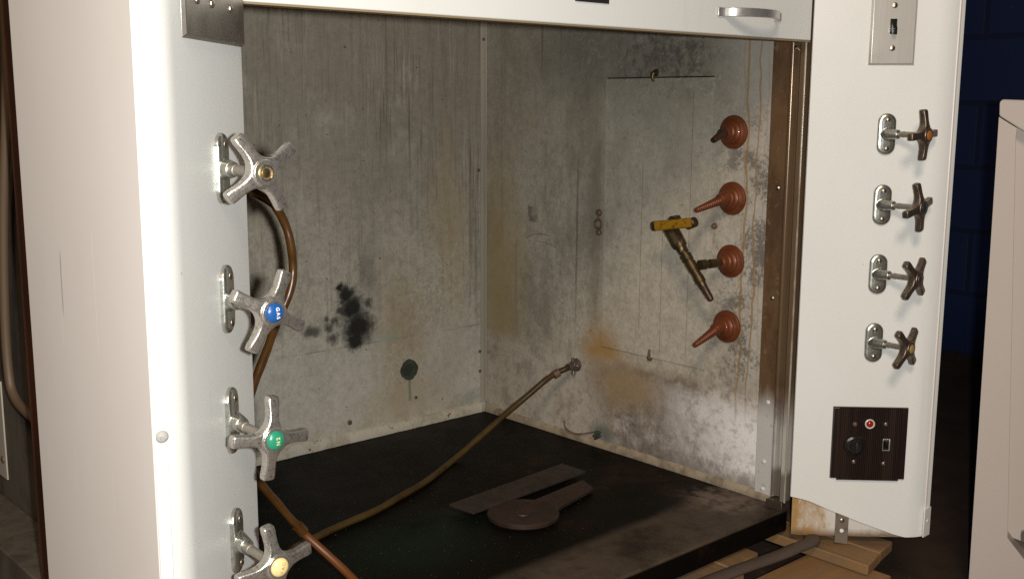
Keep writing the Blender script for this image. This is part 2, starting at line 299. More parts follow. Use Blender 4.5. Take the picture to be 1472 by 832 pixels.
M_WOOD = Mat('pallet_wood', (.235,.130,.050), .8); x, y, z = M_WOOD.obj_coords()
M_WOOD.mix(M_WOOD.noise(30,(1,.06,1),5,.65,.6).step(.42,.66)*.65, (.16,.085,.035)); M_WOOD.mix(M_WOOD.noise(8,detail=6,seed=4).step(.45,.68)*.8,(.13,.095,.065)); M_WOOD.bump(M_WOOD.noise(60,(1,.08,1),4),.4,.002)
M_WOODX = Mat('stringer_wood', (.26,.135,.048), .8); M_WOODX.obj_coords()
M_WOODX.mix(M_WOODX.noise(30,(.06,1,1),5,.65,.6).step(.42,.66)*.65, (.22,.12,.05)); M_WOODX.mix(M_WOODX.noise(8,detail=6,seed=4).step(.5,.7)*.6,(.17,.135,.10)); M_WOODX.bump(M_WOODX.noise(60,(.08,1,1),4),.4,.002)
M_STRAP = Mat('grey_cable', (.075,.05,.036), .6); M_STRAP.obj_coords(); M_STRAP.mix(M_STRAP.noise(60,detail=4).step(.4,.7)*.6,(.06,.045,.038))
M_FLOOR = Mat('dirty_floor', (.055,.032,.020), .7); M_FLOOR.obj_coords(); M_FLOOR.mix(M_FLOOR.noise(8,detail=8,rough=.7).step(.4,.65)*.7,(.028,.016,.010)); M_FLOOR.mix(M_FLOOR.noise(40,detail=3).step(.66,.74)*.6,(.12,.07,.04))
M_BWALL = Mat('navy_brick', (.005,.014,.060), .45); x, y, z = M_BWALL.obj_coords()
br = M_BWALL.nt.nodes.new('ShaderNodeTexBrick'); cb = M_BWALL.nt.nodes.new('ShaderNodeCombineXYZ')
M_BWALL.nt.links.new(y.k, cb.inputs[0]); M_BWALL.nt.links.new(z.k, cb.inputs[1]); M_BWALL.nt.links.new(cb.outputs[0], br.inputs['Vector'])
br.inputs['Scale'].default_value = 1; br.inputs['Brick Width'].default_value = .4; br.inputs['Row Height'].default_value = .2; br.inputs['Mortar Size'].default_value = .008
M_BWALL.mix(S(M_BWALL.nt, br.outputs['Fac'])*.7, (.003,.006,.022)); M_BWALL.mix(M_BWALL.noise(50,detail=3).step(.68,.74)*.6,(.03,.06,.12)); M_BWALL.bump(S(M_BWALL.nt, br.outputs['Fac'])*-1.0+M_BWALL.noise(60,detail=4)*.3,.5,.004)
M_BWALL.mix(z.step(-.78,-.81), (.014,.008,.006))
M_RECESS, x, y, z = lining_base('stained_return')
M_RECESS.mix(1.0, (.62,.58,.53)); n = M_RECESS.noise(22,(1,1,.6),6,.65)
M_RECESS.mix(((x*-1.0+1.525)*15+(n-.5)*2.2).step(.0,.7)*.95, (.36,.20,.05)); M_RECESS.mix((n+(M_RECESS.noise(60,detail=4,seed=8)-.5)*.5).step(.60,.68)*x.step(1.54,1.47)*.8, (.17,.085,.03)); M_RECESS.mix(M_RECESS.noise(45,(1,1,.7),6,.7,seed=3).step(.52,.62)*x.step(1.525,1.47)*.75,(.70,.64,.53))
M_RECESS.mix(band(z+(n-.5)*.02,-.689,.012)*.9,(.16,.08,.03)); M_RECESS.mix(M_RECESS.noise(30,(1,1,.1),3).step(.5,.7)*.35,(.45,.40,.34))
M_CAB = enamel('cabinet_enamel', (.57,.50,.45), .35, (0,0,0))

# ------------------------------------------------------------------ mesh builder
class MB:
    def __init__(b): b.bm = bmesh.new()
    def v(b, p): return b.bm.verts.new(Vector(p))
    def face(b, vs):
        try: return b.bm.faces.new(vs)
        except ValueError: return None
    def box(b, lo, hi):
        lo, hi = Vector(lo), Vector(hi)
        c = [b.v((hi[0] if i&1 else lo[0], hi[1] if i&2 else lo[1], hi[2] if i&4 else lo[2])) for i in range(8)]
        for f in ((0,2,3,1),(4,5,7,6),(0,1,5,4),(2,6,7,3),(0,4,6,2),(1,3,7,5)): b.face([c[i] for i in f])
        return b
    def slab(b, pts, vec):            # polygon pushed along a vector
        vec = Vector(vec); a = [b.v(p) for p in pts]; c = [b.v(Vector(p)+vec) for p in pts]; n = len(a)
        b.face(a[::-1]); b.face(c)
        for i in range(n): b.face([a[i], a[(i+1)%n], c[(i+1)%n], c[i]])
        return b
    def strip(b, rows, close=False):  # grid of points
        g = [[b.v(p) for p in r] for r in rows]; n = len(g[0])
        for i in range(len(g)-1):
            for j in range(n if close else n-1):
                b.face([g[i][j], g[i][(j+1)%n], g[i+1][(j+1)%n], g[i+1][j]])
        return g
    def lathe(b, prof, org=(0,0,0), axis=(0,0,1), n=24, cap=True):   # prof: (distance along axis, radius)
        ax = Vector(axis).normalized(); t = Vector((0,0,1)) if abs(ax.z) < .9 else Vector((1,0,0))
        e1 = ax.cross(t).normalized(); e2 = ax.cross(e1); org = Vector(org)
        rows = [[org+ax*h+(e1*math.cos(2*math.pi*k/n)+e2*math.sin(2*math.pi*k/n))*max(r,1e-5) for k in range(n)] for h, r in prof]
        g = b.strip(rows, True)
        if cap: b.face(g[0][::-1]); b.face(g[-1])
        return b
    def tube(b, pts, rad, n=12, flat=1.0, up=None):
        pts = [Vector(p) for p in pts]; rows = []; e1 = None
        for i, p in enumerate(pts):
            t = (pts[min(i+1,len(pts)-1)]-pts[max(i-1,0)]).normalized()
            if e1 is None:
                ref = Vector(up) if up else (Vector((0,0,1)) if abs(t.z) < .9 else Vector((1,0,0)))
                e1 = (ref - t*ref.dot(t)).normalized()
            else: e1 = (e1 - t*e1.dot(t)).normalized()
            e2 = t.cross(e1); r = rad(i/(len(pts)-1)) if callable(rad) else rad
            rows.append([p+e1*(r*flat*math.cos(2*math.pi*k/n))+e2*(r*math.sin(2*math.pi*k/n)) for k in range(n)])
        g = b.strip(rows, True); b.face(g[0][::-1]); b.face(g[-1]); return b
    def build(b, name, mat, parent=None, loc=None, smooth=35, bevel=0, seg=2, rel=True):
        bm = b.bm
        if rel and parent is not None and loc is None:
            off = Vector(parent['org']); bmesh.ops.translate(bm, verts=bm.verts, vec=-off)
        bmesh.ops.recalc_face_normals(bm, faces=bm.faces)
        me = bpy.data.meshes.new(name); bm.to_mesh(me); bm.free()
        me.materials.append(mat.m); finish(me, smooth)
        o = bpy.data.objects.new(name, me); COL.objects.link(o)
        if parent is not None: o.parent = parent
        if loc is not None: o.location = loc
        if bevel:
            md = o.modifiers.new('edge', 'BEVEL'); md.width = bevel; md.segments = seg; md.limit_method = 'ANGLE'; md.angle_limit = R(40)
        o['org'] = list(parent['org']) if (parent is not None and loc is None) else list(loc or (0,0,0))
        return o
def finish(me, smooth):
    if smooth:
        me.polygons.foreach_set('use_smooth', [True]*len(me.polygons)); me.set_sharp_from_angle(angle=R(smooth))
def fuse(o, voxel, rounds=6):        # melt a casting into one smooth skin
    for m in list(o.modifiers): o.modifiers.remove(m)
    md = o.modifiers.new('fuse', 'REMESH'); md.mode = 'VOXEL'; md.voxel_size = voxel
    s = o.modifiers.new('relax', 'SMOOTH'); s.iterations = rounds; s.factor = .5
    dg = bpy.context.evaluated_depsgraph_get(); dg.update()
    me = bpy.data.meshes.new_from_object(o.evaluated_get(dg)); me.name = o.name
    mats = list(o.data.materials); o.modifiers.clear(); o.data = me
    if not me.materials:
        for m in mats: me.materials.append(m)
    me.polygons.foreach_set('use_smooth', [True]*len(me.polygons))
    return o
def empty(name, loc):
    o = bpy.data.objects.new(name, None); COL.objects.link(o); o.location = loc; o['org'] = list(loc); o.empty_display_size = .05
    return o
def tag(o, label=None, cat=None, group=None, kind=None):
    if label: o['label'] = label
    if cat: o['category'] = cat
    if group: o['group'] = group
    if kind: o['kind'] = kind
    return o
def spline(pts, n=8):
    P = [Vector(p) for p in pts]; P = [P[0]*2-P[1]]+P+[P[-1]*2-P[-2]]; out = []
    for i in range(1, len(P)-2):
        for k in range(n):
            t = k/n; a, b_, c, d = P[i-1], P[i], P[i+1], P[i+2]
            out.append(.5*((2*b_)+(c-a)*t+(2*a-5*b_+4*c-d)*t*t+(3*b_-a-3*c+d)*t**3))
    out.append(P[-2]); return out
def lettering(txt, size, mat, parent, loc, rot, name='lettering', shape=None, bold=.0):
    cu = bpy.data.curves.new('t', 'FONT'); cu.body = txt; cu.size = size; cu.align_x = 'CENTER'; cu.align_y = 'CENTER'; cu.extrude = .00012; cu.space_character = 1.35; cu.offset = bold
    t = bpy.data.objects.new('t', cu); COL.objects.link(t)
    dg = bpy.context.evaluated_depsgraph_get(); dg.update()
    me = bpy.data.meshes.new_from_object(t.evaluated_get(dg)); bpy.data.objects.remove(t); bpy.data.curves.remove(cu)
    me.materials.clear(); me.materials.append(mat.m); me.name = name
    if shape:
        for v in me.vertices: v.co.z += shape(v.co.x, v.co.y)
    o = bpy.data.objects.new(name, me); COL.objects.link(o); o.parent = parent; o.location = loc; o.rotation_euler = rot; o['org'] = [0,0,0]
    return o

# ================================================================== THE FUME HOOD
hood = empty('fume_hood', BASE)
tag(hood, 'old white fume hood with splayed posts, cross-handled valves and a stained grey chamber', 'fume hood')
XC, YI, ZB, ZT = .9925, .953, -.690, .62
def mx(side, u): return XC+side*u            # side: -1 left, +1 right

# ---- splayed corner posts
def splay_pt(side, s, out=0.0):              # s: metres along the splay from the inner edge; out: off the surface
    return Vector((mx(side, .4745+s*.70711), YI-s*.70711, 0)) + Vector((-side*.70711, -.70711, 0))*out
def post_profile():
    P = [(.5000, YI+.0145), (.4790, YI+.0036), (.4757, YI+.0012), (.4745, YI)]
    s0 = .003
    P += [(.4745+s0, YI-s0)]
    P += [(.4745+t, YI-t) for t in np.linspace(.012, .126, 13)]
    r, ty = .075, .802                       # broad rolled corner into the narrow front face
    cu, cy = .6255+r*math.tan(R(22.5)), ty+r
    for a in np.linspace(45, 10.4, 12): P.append((cu-r*math.sin(R(a)), cy-r*math.cos(R(a))))
    return P
PROF = post_profile()
def lower_edge(u):                           # curved bottom of the front sheet against distance from the inner edge
    s = max(0, (u-.4745)*1.41421)
    pts = [(0,-.624),(.025,-.629),(.065,-.646),(.116,-.666),(.165,-.6835),(.184,-.6885),(.3,-.6885)]
    for (a, za), (c, zc) in zip(pts, pts[1:]):
        if s <= c: return za+(zc-za)*(s-a)/(c-a)
    return -.6885
for side in (-1, 1):
    m = MB(); rows = []
    n = len(PROF); inner = []
    for i, (u, yy) in enumerate(PROF):       # sheet thickness 2 mm
        a = Vector(PROF[max(i-1,0)]); c = Vector(PROF[min(i+1,n-1)]); t = (c-a).normalized(); nn = Vector((-t.y, t.x))
        if nn.y < 0 or (i < 2): nn = Vector((abs(t.y), abs(t.x)))
        inner.append((u+nn.x*.002, yy+nn.y*.002))
    rows = []
    for (u, yy), (u2, y2) in zip(PROF, inner):
        zb = lower_edge(u)
        rows.append([(mx(side,u),yy,zb),(mx(side,u),yy,ZT),(mx(side,u2),y2,ZT),(mx(side,u2),y2,zb)])
    g = m.strip(rows, True); m.face(g[0]); m.face(g[-1][::-1])
    post = m.build('corner_post', M_WHITE, hood, smooth=30)
    # outer side panel with a folded front lip
    m = MB(); xo = mx(side, .6437)
    m.box((min(xo, xo-side*.012), .8048, ZB), (max(xo, xo-side*.012), 1.068, ZT))
    m.build('side_panel', M_SIDE, post, bevel=.0012)
    # pale return behind the scooped foot of the sheet
    m = MB(); a = splay_pt(side, .004, -.0045); c = splay_pt(side, .188, -.0045); nrm = Vector((side*.70711, .70711, 0))*.002
    m.slab([a+Vector((0,0,ZB+.001)), splay_pt(side,.024,-.0045)+Vector((0,0,ZB-.0005)), c+Vector((0,0,ZB)), c+Vector((0,0,-.60)), a+Vector((0,0,-.60))], nrm)
    m.build('foot_return', M_RECESS if side > 0 else M_WHITE, post)
    if side > 0:
        m = MB(); z0 = -.7035
        a, c = splay_pt(1,.0735,-.0035), splay_pt(1,.0945,-.0035)
        o_ = Vector((-.70711,-.70711,0))*.0022
        m.slab([a+Vector((0,0,-.644)), c+Vector((0,0,-.652)), c+Vector((0,0,z0)), a+Vector((0,0,z0+.003))], o_)
        br_ = m.build('steel_bracket', M_BRKT, post, bevel=.0006)
        m = MB(); pc = splay_pt(1,.084,.0005)+Vector((0,0,-.663)); m.lathe([(0,.0040),(.0012,.0036),(.002,.0018)], pc-Vector((-.7,-.7,0))*.002, (-.7,-.7,0), 14); m.build('screw', M_SCREW, br_)
        m = MB(); pc = splay_pt(1,.084,-.0008)+Vector((0,0,-.680)); m.lathe([(0,.0032),(.0009,.0032)], pc-Vector((-.7,-.7,0))*.0006, (-.7,-.7,0), 14); m.build('slot', M_LETW, br_)
        m = MB(); cx, cy_ = 1.625, .800
        m.box((1.616, .8010, -.688), (1.6368, .8034, -.640)); tab = m.build('corner_tab', M_WHITE, post, bevel=.001)
        m = MB(); m.lathe([(0,.0035),(.0012,.003),(.0018,.0012)], (1.627,.8012,-.662),(0,-1,0),14); m.build('screw', M_SCREWW, tab)
    else:
        m = MB(); p = at_y(232, 627, .8035); m.lathe([(0,.0052),(.0010,.0048),(.0022,.0030),(.0026,.0010)], (p.x, .8025, p.z), (-.25,-1,0), 20)
        m.box((p.x-.0028,.7990,p.z-.0006),(p.x+.0028,.8002,p.z+.0006)); m.build('screw', M_SCREWP, post)

# ---- chamber lining
m = MB(); m.box((.4850, 1.746, -.668), (1.500, 1.758, ZT)); back = m.build('back_wall', M_BACK, hood)
m = MB(); m.box((1.500, 1.003, -.668), (1.512, 1.758, ZT)); rightw = m.build('side_wall', M_RIGHT, hood)
m = MB(); m.box((.473, 1.003, -.668), (.4848, 1.758, ZT)); leftw = m.build('side_wall', M_TRANS, hood)
m = MB(); m.box((.473, .990, ZT), (1.512, 1.758, ZT+.012)); m.build('ceiling_panel', M_BACK, hood)
# access cover, a separate board screwed over the right wall
m = MB(); m.box((1.4968, 1.158, -.458), (1.4998, 1.404, .040)); cover = m.build('access_cover', M_RIGHT, rightw, bevel=.0005)
m = MB(); m.box((1.4993, 1.160, .0405), (1.5001, 1.402, .0425)); m.build('cover_gap', M_KNOB, rightw)
m = MB(); m.box((1.4962, 1.7385, -.636), (1.4998, 1.7456, ZT)); m.box((1.487, 1.7425, -.636), (1.4961, 1.7458, ZT)); trim = m.build('corner_trim', M_TRIM, hood, bevel=.0006)
def screw_at(p, axis, parent, r=.0042, mat=M_RUSTSCREW, h=.002, name='screw'):
    MB().lathe([(-.0006,r),(h*.5,r*.9),(h,r*.45)], p, axis, 14).build(name, mat, parent)
for px, py in ((695,57),(688,245),(690,505),(690,533)):
    p = at_y(px, py, 1.7425); screw_at(p, (0,-1,0), trim, .0034)
m = MB()                                                              # sealed cove along the floor line
cs = [(0,0),(.004,-.0),(.006,.010),(.0025,.017),(0,.020)]
rows = []
for k in range(60):
    t = k/59; xx = .486+t*1.0; j = random.uniform(-.0012,.0012)
    rows.append([(xx,1.7458,-.6575),(xx,1.7400+j,-.6575),(xx,1.7385+j,-.648),(xx,1.7425+j,-.6385+j),(xx,1.7458,-.6365+j)])
m.strip(rows); m.build('floor_cove', M_COVE, back)
m = MB(); rows = []
for k in range(60):
    t = k/59; yy = 1.005+t*.735; j = random.uniform(-.0009,.0009)
    rows.append([(1.4998,yy,-.6575),(1.4955+j,yy,-.6575),(1.4950+j,yy,-.651),(1.4980+j,yy,-.6445+j),(1.4998,yy,-.643+j)])
m.strip(rows); m.build('floor_cove', M_COVER, rightw)
for px, py, r in ((503,607,.0050),(598,571,.0035)):
    p = at_y(px, py, 1.7395); screw_at(p, (0,-1,0), back, r)
# verdigris plug in the back wall
m = MB(); p = at_y(588, 531, 1.746)
pr_ = [(0,.0215),(.003,.0205),(.0042,.017),(.0035,.008),(.0045,.002)]
m.lathe(pr_, (p.x,1.7462,p.z), (0,-1,0), 22)
for v in m.bm.verts:
    a = math.atan2(v.co.z-p.z, v.co.x-p.x); d = 1+.03*math.sin(a*9)+.04*math.sin(a*4+1); v.co.x = p.x+(v.co.x-p.x)*d; v.co.z = p.z+(v.co.z-p.z)*d
m.build('hole_plug', M_PLUG, back)

# ---- work top
m = MB(); m.box((.4865, .977, -.698), (1.4985, 1.7455, -.658)); top = m.build('work_top', M_TOP, hood, bevel=.004, seg=3)
m = MB(); m.box((.52, 1.06, -.78), (1.47, 1.70, -.6985)); m.build('base_frame', M_KNOB, hood)

# ---- sash
m = MB(); m.box((.5235, .9555, .0905), (1.4648, .9755, .60)); sash = m.build('sash', M_SASH, hood, bevel=.0015)
m = MB(); m.box((.5240, .9560, .0885), (1.4640, .9745, .0903)); m.build('lip_seal', M_LIP, sash)
m = MB(); m.box((.962, .9535, .1175), (1.0205, .9554, .142)); m.build('name_plate', M_BLACKP, sash, bevel=.0005)
m = MB(); path = []
for k in range(25):
    t = k/24; xx = 1.250+t*.119; path.append((xx, .9555-.031*math.sin(math.pi*min(1,max(0,t)))**.55, .1205-.0*t))
rows = []
for p in path: rows.append([(p[0],p[1]-.0017,p[2]-.0058),(p[0],p[1]-.0017,p[2]+.0058),(p[0],p[1]+.0017,p[2]+.0058),(p[0],p[1]+.0017,p[2]-.0058)])
g = m.strip(rows, True); m.face(g[0]); m.face(g[-1])
m.box((1.236,.9525,.1145),(1.2515,.9556,.1265)); m.box((1.3675,.9525,.1145),(1.383,.9556,.1265))
m.build('pull_handle', M_HAND, sash, bevel=.0007)

# ---- sash tracks (strip with rivets, rolled channel)
for side in (-1, 1):
    def tx(u): return mx(side, u)
    m = MB(); a, c = sorted((tx(.5047), tx(.5074))); m.box((a, 1.0035, -.657), (c, 1.044, ZT)); strip = m.build('track_strip', M_STRIP, hood, bevel=.0005)
    if side > 0:
        for px, py in ((1118,270),(1110,428),(1104,578),(1098,663),(1096,702)):
            p = at_x(px, py, 1.497); MB().lathe([(-.0005,.0042),(.0012,.0038),(.0024,.0022),(.0028,.0005)], (1.4972,p.y,p.z), (-1,0,0), 16).build('rivet', M_SCREW if py < 560 else M_SCREWW, strip)
    m = MB()
    pl = [(.5076,1.0030),(.4935,1.0030),(.4922,1.0018),(.4922,.9992),(.4935,.9980),(.5035,.9975),(.5045,.9965),(.5045,.9885),(.5020,.9862),(.4960,.9850),(.4945,.9835),(.4945,.9815),(.4960,.9800),(.4990,.9790),(.4990,.9700),(.4800,.9690),(.4785,.9760)]
    prev = None; rows = []
    for i, (u, yy) in enumerate(pl):
        a = Vector(pl[max(i-1,0)]); c = Vector(pl[min(i+1,len(pl)-1)]); t = (c-a).normalized(); nn = Vector((-t.y, t.x))*-.0011
        rows.append([(tx(u),yy,-.640),(tx(u),yy,ZT),(tx(u+nn.x),yy+nn.y,ZT),(tx(u+nn.x),yy+nn.y,-.640)])
    g = m.strip(rows, True); m.face(g[0]); m.face(g[-1])
    ch_ = m.build('track_channel', M_CHAN, hood, smooth=50)
    a, c = sorted((tx(.4770), tx(.4792))); MB().box((a, .9655, -.640), (c, .9682, ZT)).build('channel_highlight', M_EDGE, ch_, bevel=.0004)  # thin bright strip added to stand in for the channel's highlight
    if side > 0:
        m = MB(); m.box((1.4715,.972,-.6565),(1.4963,1.0025,-.6420)); m.build('track_foot', M_DARKBRZ, hood, bevel=.001)
        m = MB(); pts = [(1.4835,.986,.078),(1.478,.990,.084),(1.470,.986,.080),(1.476,.980,.085),(1.486,.978,.079)]
        m.tube(spline(pts, 5), .0013, 8); m.build('sash_clip', M_SCREW, hood)

# ---- valves: body (escutcheon with slanted boss + stem) > cross_handle > cap
def valve_body(side, length):
    m = MB(); nrm = Vector((-side*.70711, -.70711, 0)); tang = Vector((side*.70711, -.70711, 0)); up = Vector((0,0,1))
    hw, hh = .0138, .0312
    def ring(k, sc, h):
        pts = []
        for j in range(40):
            a = 2*math.pi*j/40; cx_, cz_ = math.cos(a)*hw, math.sin(a)*hw
            cz_ += (hh-hw)*(1 if math.sin(a) > 1e-6 else -1 if math.sin(a) < -1e-6 else 0)
            pts.append(tang*(cx_-math.cos(a)*sc)+up*(cz_-math.sin(a)*sc)+nrm*h)
        return pts
    rows = [ring(0,0,-.001), ring(0,0,.0030), ring(0,.0012,.0046), ring(0,.0040,.0056), ring(0,.0088,.0060)]
    g = m.strip(rows, True); m.face(g[0][::-1]); m.face(g[-1])
    ax = Vector((0,-1,0))
    k0 = len(m.bm.verts)
    m.lathe([(-.0125,.0070),(-.004,.0098),(.004,.0098),(.012,.0086),(.018,.0076),(.0215,.0070)], nrm*.0015+Vector((0,.001,0)), ax, 32)
    m.bm.verts.ensure_lookup_table()
    for v in list(m.bm.verts)[k0:]:
        q = v.co.dot(nrm)
        if q < .001: v.co += nrm*(.001-q)
        t_ = v.co.dot(tang)
        if v.co.dot(nrm) < .0045 and abs(t_) > hw-.0015: v.co -= tang*(t_-math.copysign(hw-.0015, t_))
    o = m.build('valve', M_PLATE, hood, loc=(0,0,0)); fuse(o, .0006, 5)
    m2 = MB(); m2.lathe([(.004,.0043),(.026,.0043),(.0262,.0047),(.029,.0047),(.0292,.0043),(length,.0043)], (0,0,0), ax, 20)
    st = m2.build('stem', M_STEM, o, loc=(0,0,0))
    for sgn in (-1, 1):
        pc = up*(sgn*.0215)+nrm*.0055
        MB().lathe([(-.002,.0040),(.0008,.0038),(.0020,.0024),(.0023,.0006)], pc, nrm, 16).build('screw', M_SCREW, o, loc=(0,0,0))
    return o, st
def cross_handle():                          # axis along -Y, hub front at y = -0.006
    m = MB(); ax = Vector((0,-1,0))
    m.lathe([(-.008,.0075),(-.004,.0105),(.004,.0115),(.0075,.0108)], (0,0,0), ax, 32)
    for q in range(4):
        d = Vector((math.cos(q*math.pi/2), 0, math.sin(q*math.pi/2))); tn = Vector((-d.z, 0, d.x)); rows = []
        for r, wd, fr, bk in ((.000,.0095,.0062,-.0062),(.008,.0086,.0062,-.0062),(.012,.0060,.0058,-.0060),(.016,.0046,.0052,-.0060),(.021,.0041,.0043,-.0062),(.027,.0043,.0034,-.0066),(.032,.0047,.0026,-.0071),(.0360,.0046,.0018,-.0072),(.0375,.0034,.0004,-.0062)):
            wd *= 1.22
            c = d*r; row = []
            for j in range(16):
                a = 2*math.pi*j/16; ca, sa = math.cos(a), math.sin(a)
                e = .38
                xx = math.copysign(abs(ca)**e, ca)*wd; yy = (fr+bk)/2+math.copysign(abs(sa)**e, sa)*(fr-bk)/2
                row.append(c+tn*xx+ax*yy)
            rows.append(row)
        g = m.strip(rows, True); m.face(g[0][::-1]); m.face(g[-1])
    o = m.build('cross_handle', M_CHROME, None, loc=(0,0,0)); fuse(o, .0006, 3)
    return o
def cap_mesh(name, mat, r=.0086, h=.0040):
    prof = [(.0055,r*.99),(.0075,r)]+[(.0075+h*math.sin(R(a)), r*math.cos(R(a))) for a in (15,30,45,60,75,88)]
    return MB().lathe(prof, (0,0,0), (0,-1,0), 32).build(name, mat, None, loc=(0,0,0), smooth=60)
def dome(x_, y_, r=.0086, h=.0040):
    q = max(0.0, 1-(x_*x_+y_*y_)/(r*r)); return h*math.sqrt(q)

bodies = {-1: valve_body(-1, .072), 1: valve_body(1, .061)}
handle0 = cross_handle(); handleD = handle0.copy(); handleD.data = handle0.data.copy(); handleD.data.materials[0] = M_DARKBRZ.m; COL.objects.link(handleD)
used = set()
def clone(o, key, parent):
    c = o if key not in used else o.copy()
    if key in used: COL.objects.link(c)
    used.add(key); c.parent = parent; return c
VALVES = [ # side, z, hub reach, rotation, tilt, cap colour, label
 (-1,-.060,.073, 34, None, 'valve on the left post missing its coloured cap, bare brass hub showing'),
 (-1,-.177,.079, 62, M_BLUE, 'valve on the left post with a blue GAS cap'),
 (-1,-.290,.074, -6, M_GREEN, 'valve on the left post with a green cap'),
 (-1,-.406,.074,  9, M_CREAM, 'valve on the left post with a pale yellow cap'),
 ( 1,-.047,.062,  4, M_ORNG, 'dark bronze valve on the right post with an orange cap'),
 ( 1,-.154,.062, 14, M_NAVY, 'dark bronze valve on the right post with a dark blue-black cap'),
 ( 1,-.261,.063, 47, M_DARKBRZ, 'dark bronze valve on the right post with a bare dark hub'),
 ( 1,-.369,.057, 44, M_OCHRE, 'dark bronze valve on the right post with an ochre cap')]
made = []
for side, zc, reach, rot, capm, lab in VALVES:
    body, stem = bodies[side]; kids = [k for k in body.children]
    first = ('b',side) not in used
    if first:
        b = body; used.add(('b',side)); proto_kids = kids; bodies[side] = (body, stem); body['kids'] = len(kids)
    else:
        b = body.copy(); COL.objects.link(b); b.parent = hood
        for k in body.children:
            if k.name.split('.')[0] in ('stem','screw'):
                c = k.copy(); COL.objects.link(c); c.parent = b
    b.location = Vector(((1.549 if side > 0 else .4635), (.871 if side > 0 else .8985), zc)) - BASE
    b['label'] = lab
    h = clone(handle0 if side < 0 else handleD, ('h',side), b)
    h.location = (0, -reach, 0); h.rotation_euler = (0, -R(rot), 0)
    for k in b.children:
        if k.name.split('.')[0] == 'stem': k.scale = (1, (reach+.002)/(.072 if side < 0 else .061), 1)
    if capm is None:
        cm = MB(); cm.lathe([(.0072,.0066),(.0086,.0066),(.0088,.0058),(.0072,.0054),(.0066,.0040),(.0078,.0038),(.0082,.0020),(.0082,.0004)], (0,0,0), (0,-1,0), 28)
        cp = cm.build('hub_screw', M_BRASS, b, loc=(0,-reach,0))
    else:
        cp = cap_mesh('index_cap', capm); cp.parent = b; cp.location = (0,-reach,0)
        cp.scale = (1,1,1) if side < 0 else (.86,.86,.86)
        if capm in (M_BLUE, M_GREEN, M_CREAM): cp['words'] = 1; made.append((cp, capm, b, reach))
for cp, capm, b, reach in made:
    up_ = {M_BLUE: ('GAS', .0046, M_LETW, -R(86), .0013, .00006), M_GREEN: ('N2', .0050, M_LETG, R(90), .0006, .0001), M_CREAM: ('VAC', .0046, M_LETB, R(70), .0012, 0)}[capm]
    txt, sz, lm_, rr, dx, bold = up_
    cr, sr = math.cos(rr), math.sin(rr)
    lo = lettering(txt, sz, lm_, b, (0, -reach-.0077, 0), (R(90), 0, 0), shape=None, bold=bold)
    me = lo.data
    for v in me.vertices:
        a, c = v.co.x*cr-v.co.y*sr+dx, v.co.x*sr+v.co.y*cr
        v.co.x, v.co.y = a, c; v.co.z += dome(a, c)+.00005

# ---- switch plates and control box
def plate(side, s0, s1, z0, z1, mat, name, parent=hood, t=.0038, bev=.0030):
    m = MB(); a, c = splay_pt(side, s0, -.0002), splay_pt(side, s1, -.0002); nrm = Vector((-side*.70711,-.70711,0)); up = Vector((0,0,1))
    tang = (c-a).normalized()
    low = [a+up*z0, c+up*z0, c+up*z1, a+up*z1]
    hi = [a+tang*bev+up*(z0+bev)+nrm*t, c-tang*bev+up*(z0+bev)+nrm*t, c-tang*bev+up*(z1-bev)+nrm*t, a+tang*bev+up*(z1-bev)+nrm*t]
    L = [m.v(p) for p in low]; H = [m.v(p) for p in hi]
    m.face(L); m.face(H)
    for i in range(4): m.face([L[i], L[(i+1)%4], H[(i+1)%4], H[i]])
    return m.build(name, mat, parent, bevel=.0006)
def on_plate(side, s, zc, out=.0036): return splay_pt(side, s, out)+Vector((0,0,zc))
NL, NR = (.70711,-.70711,0), (-.70711,-.70711,0)
pl_ = plate(-1, -.0030, .1600, .0480, .1620, M_LPLATE, 'switch_plate')
for s in (.0405, .0925, .1300):
    screw_at(on_plate(-1, s, .0800), NL, pl_, .0040, M_SCREW)
pr = plate(1, .0830, .1510, .0545, .1685, M_STAIN, 'switch_plate')
for zc in (.1420, .0800): screw_at(on_plate(1, .1163, zc), NR, pr, .0046, M_SCREW)
TG, NRV, UP = Vector((.70711,-.70711,0)), Vector(NR), Vector((0,0,1))
def obox(mb, c, hs, hu, n0, n1, drop=0.0):   # box lying on the right splay: centre, half width, half height, from/to height off the face
    P = [c+TG*sx*hs+UP*sz*hu+NRV*n0 for sx, sz in ((-1,-1),(1,-1),(1,1),(-1,1))]
    Q = [c+TG*sx*hs*.82+UP*(sz*hu*.55+drop)+NRV*n1 for sx, sz in ((-1,-1),(1,-1),(1,1),(-1,1))]
    L = [mb.v(p) for p in P]; H = [mb.v(p) for p in Q]; mb.face(L); mb.face(H)
    for i in range(4): mb.face([L[i], L[(i+1)%4], H[(i+1)%4], H[i]])
m = MB(); obox(m, on_plate(1,.1163,.1115,.0034), .0052, .0120, 0, .0012); sw = m.build('toggle_surround', M_KNOB, pr)
m = MB(); obox(m, on_plate(1,.1163,.1120,.0044), .0036, .0085, 0, .0105, -.0085); m.build('toggle', M_KNOB, pr, bevel=.0008)
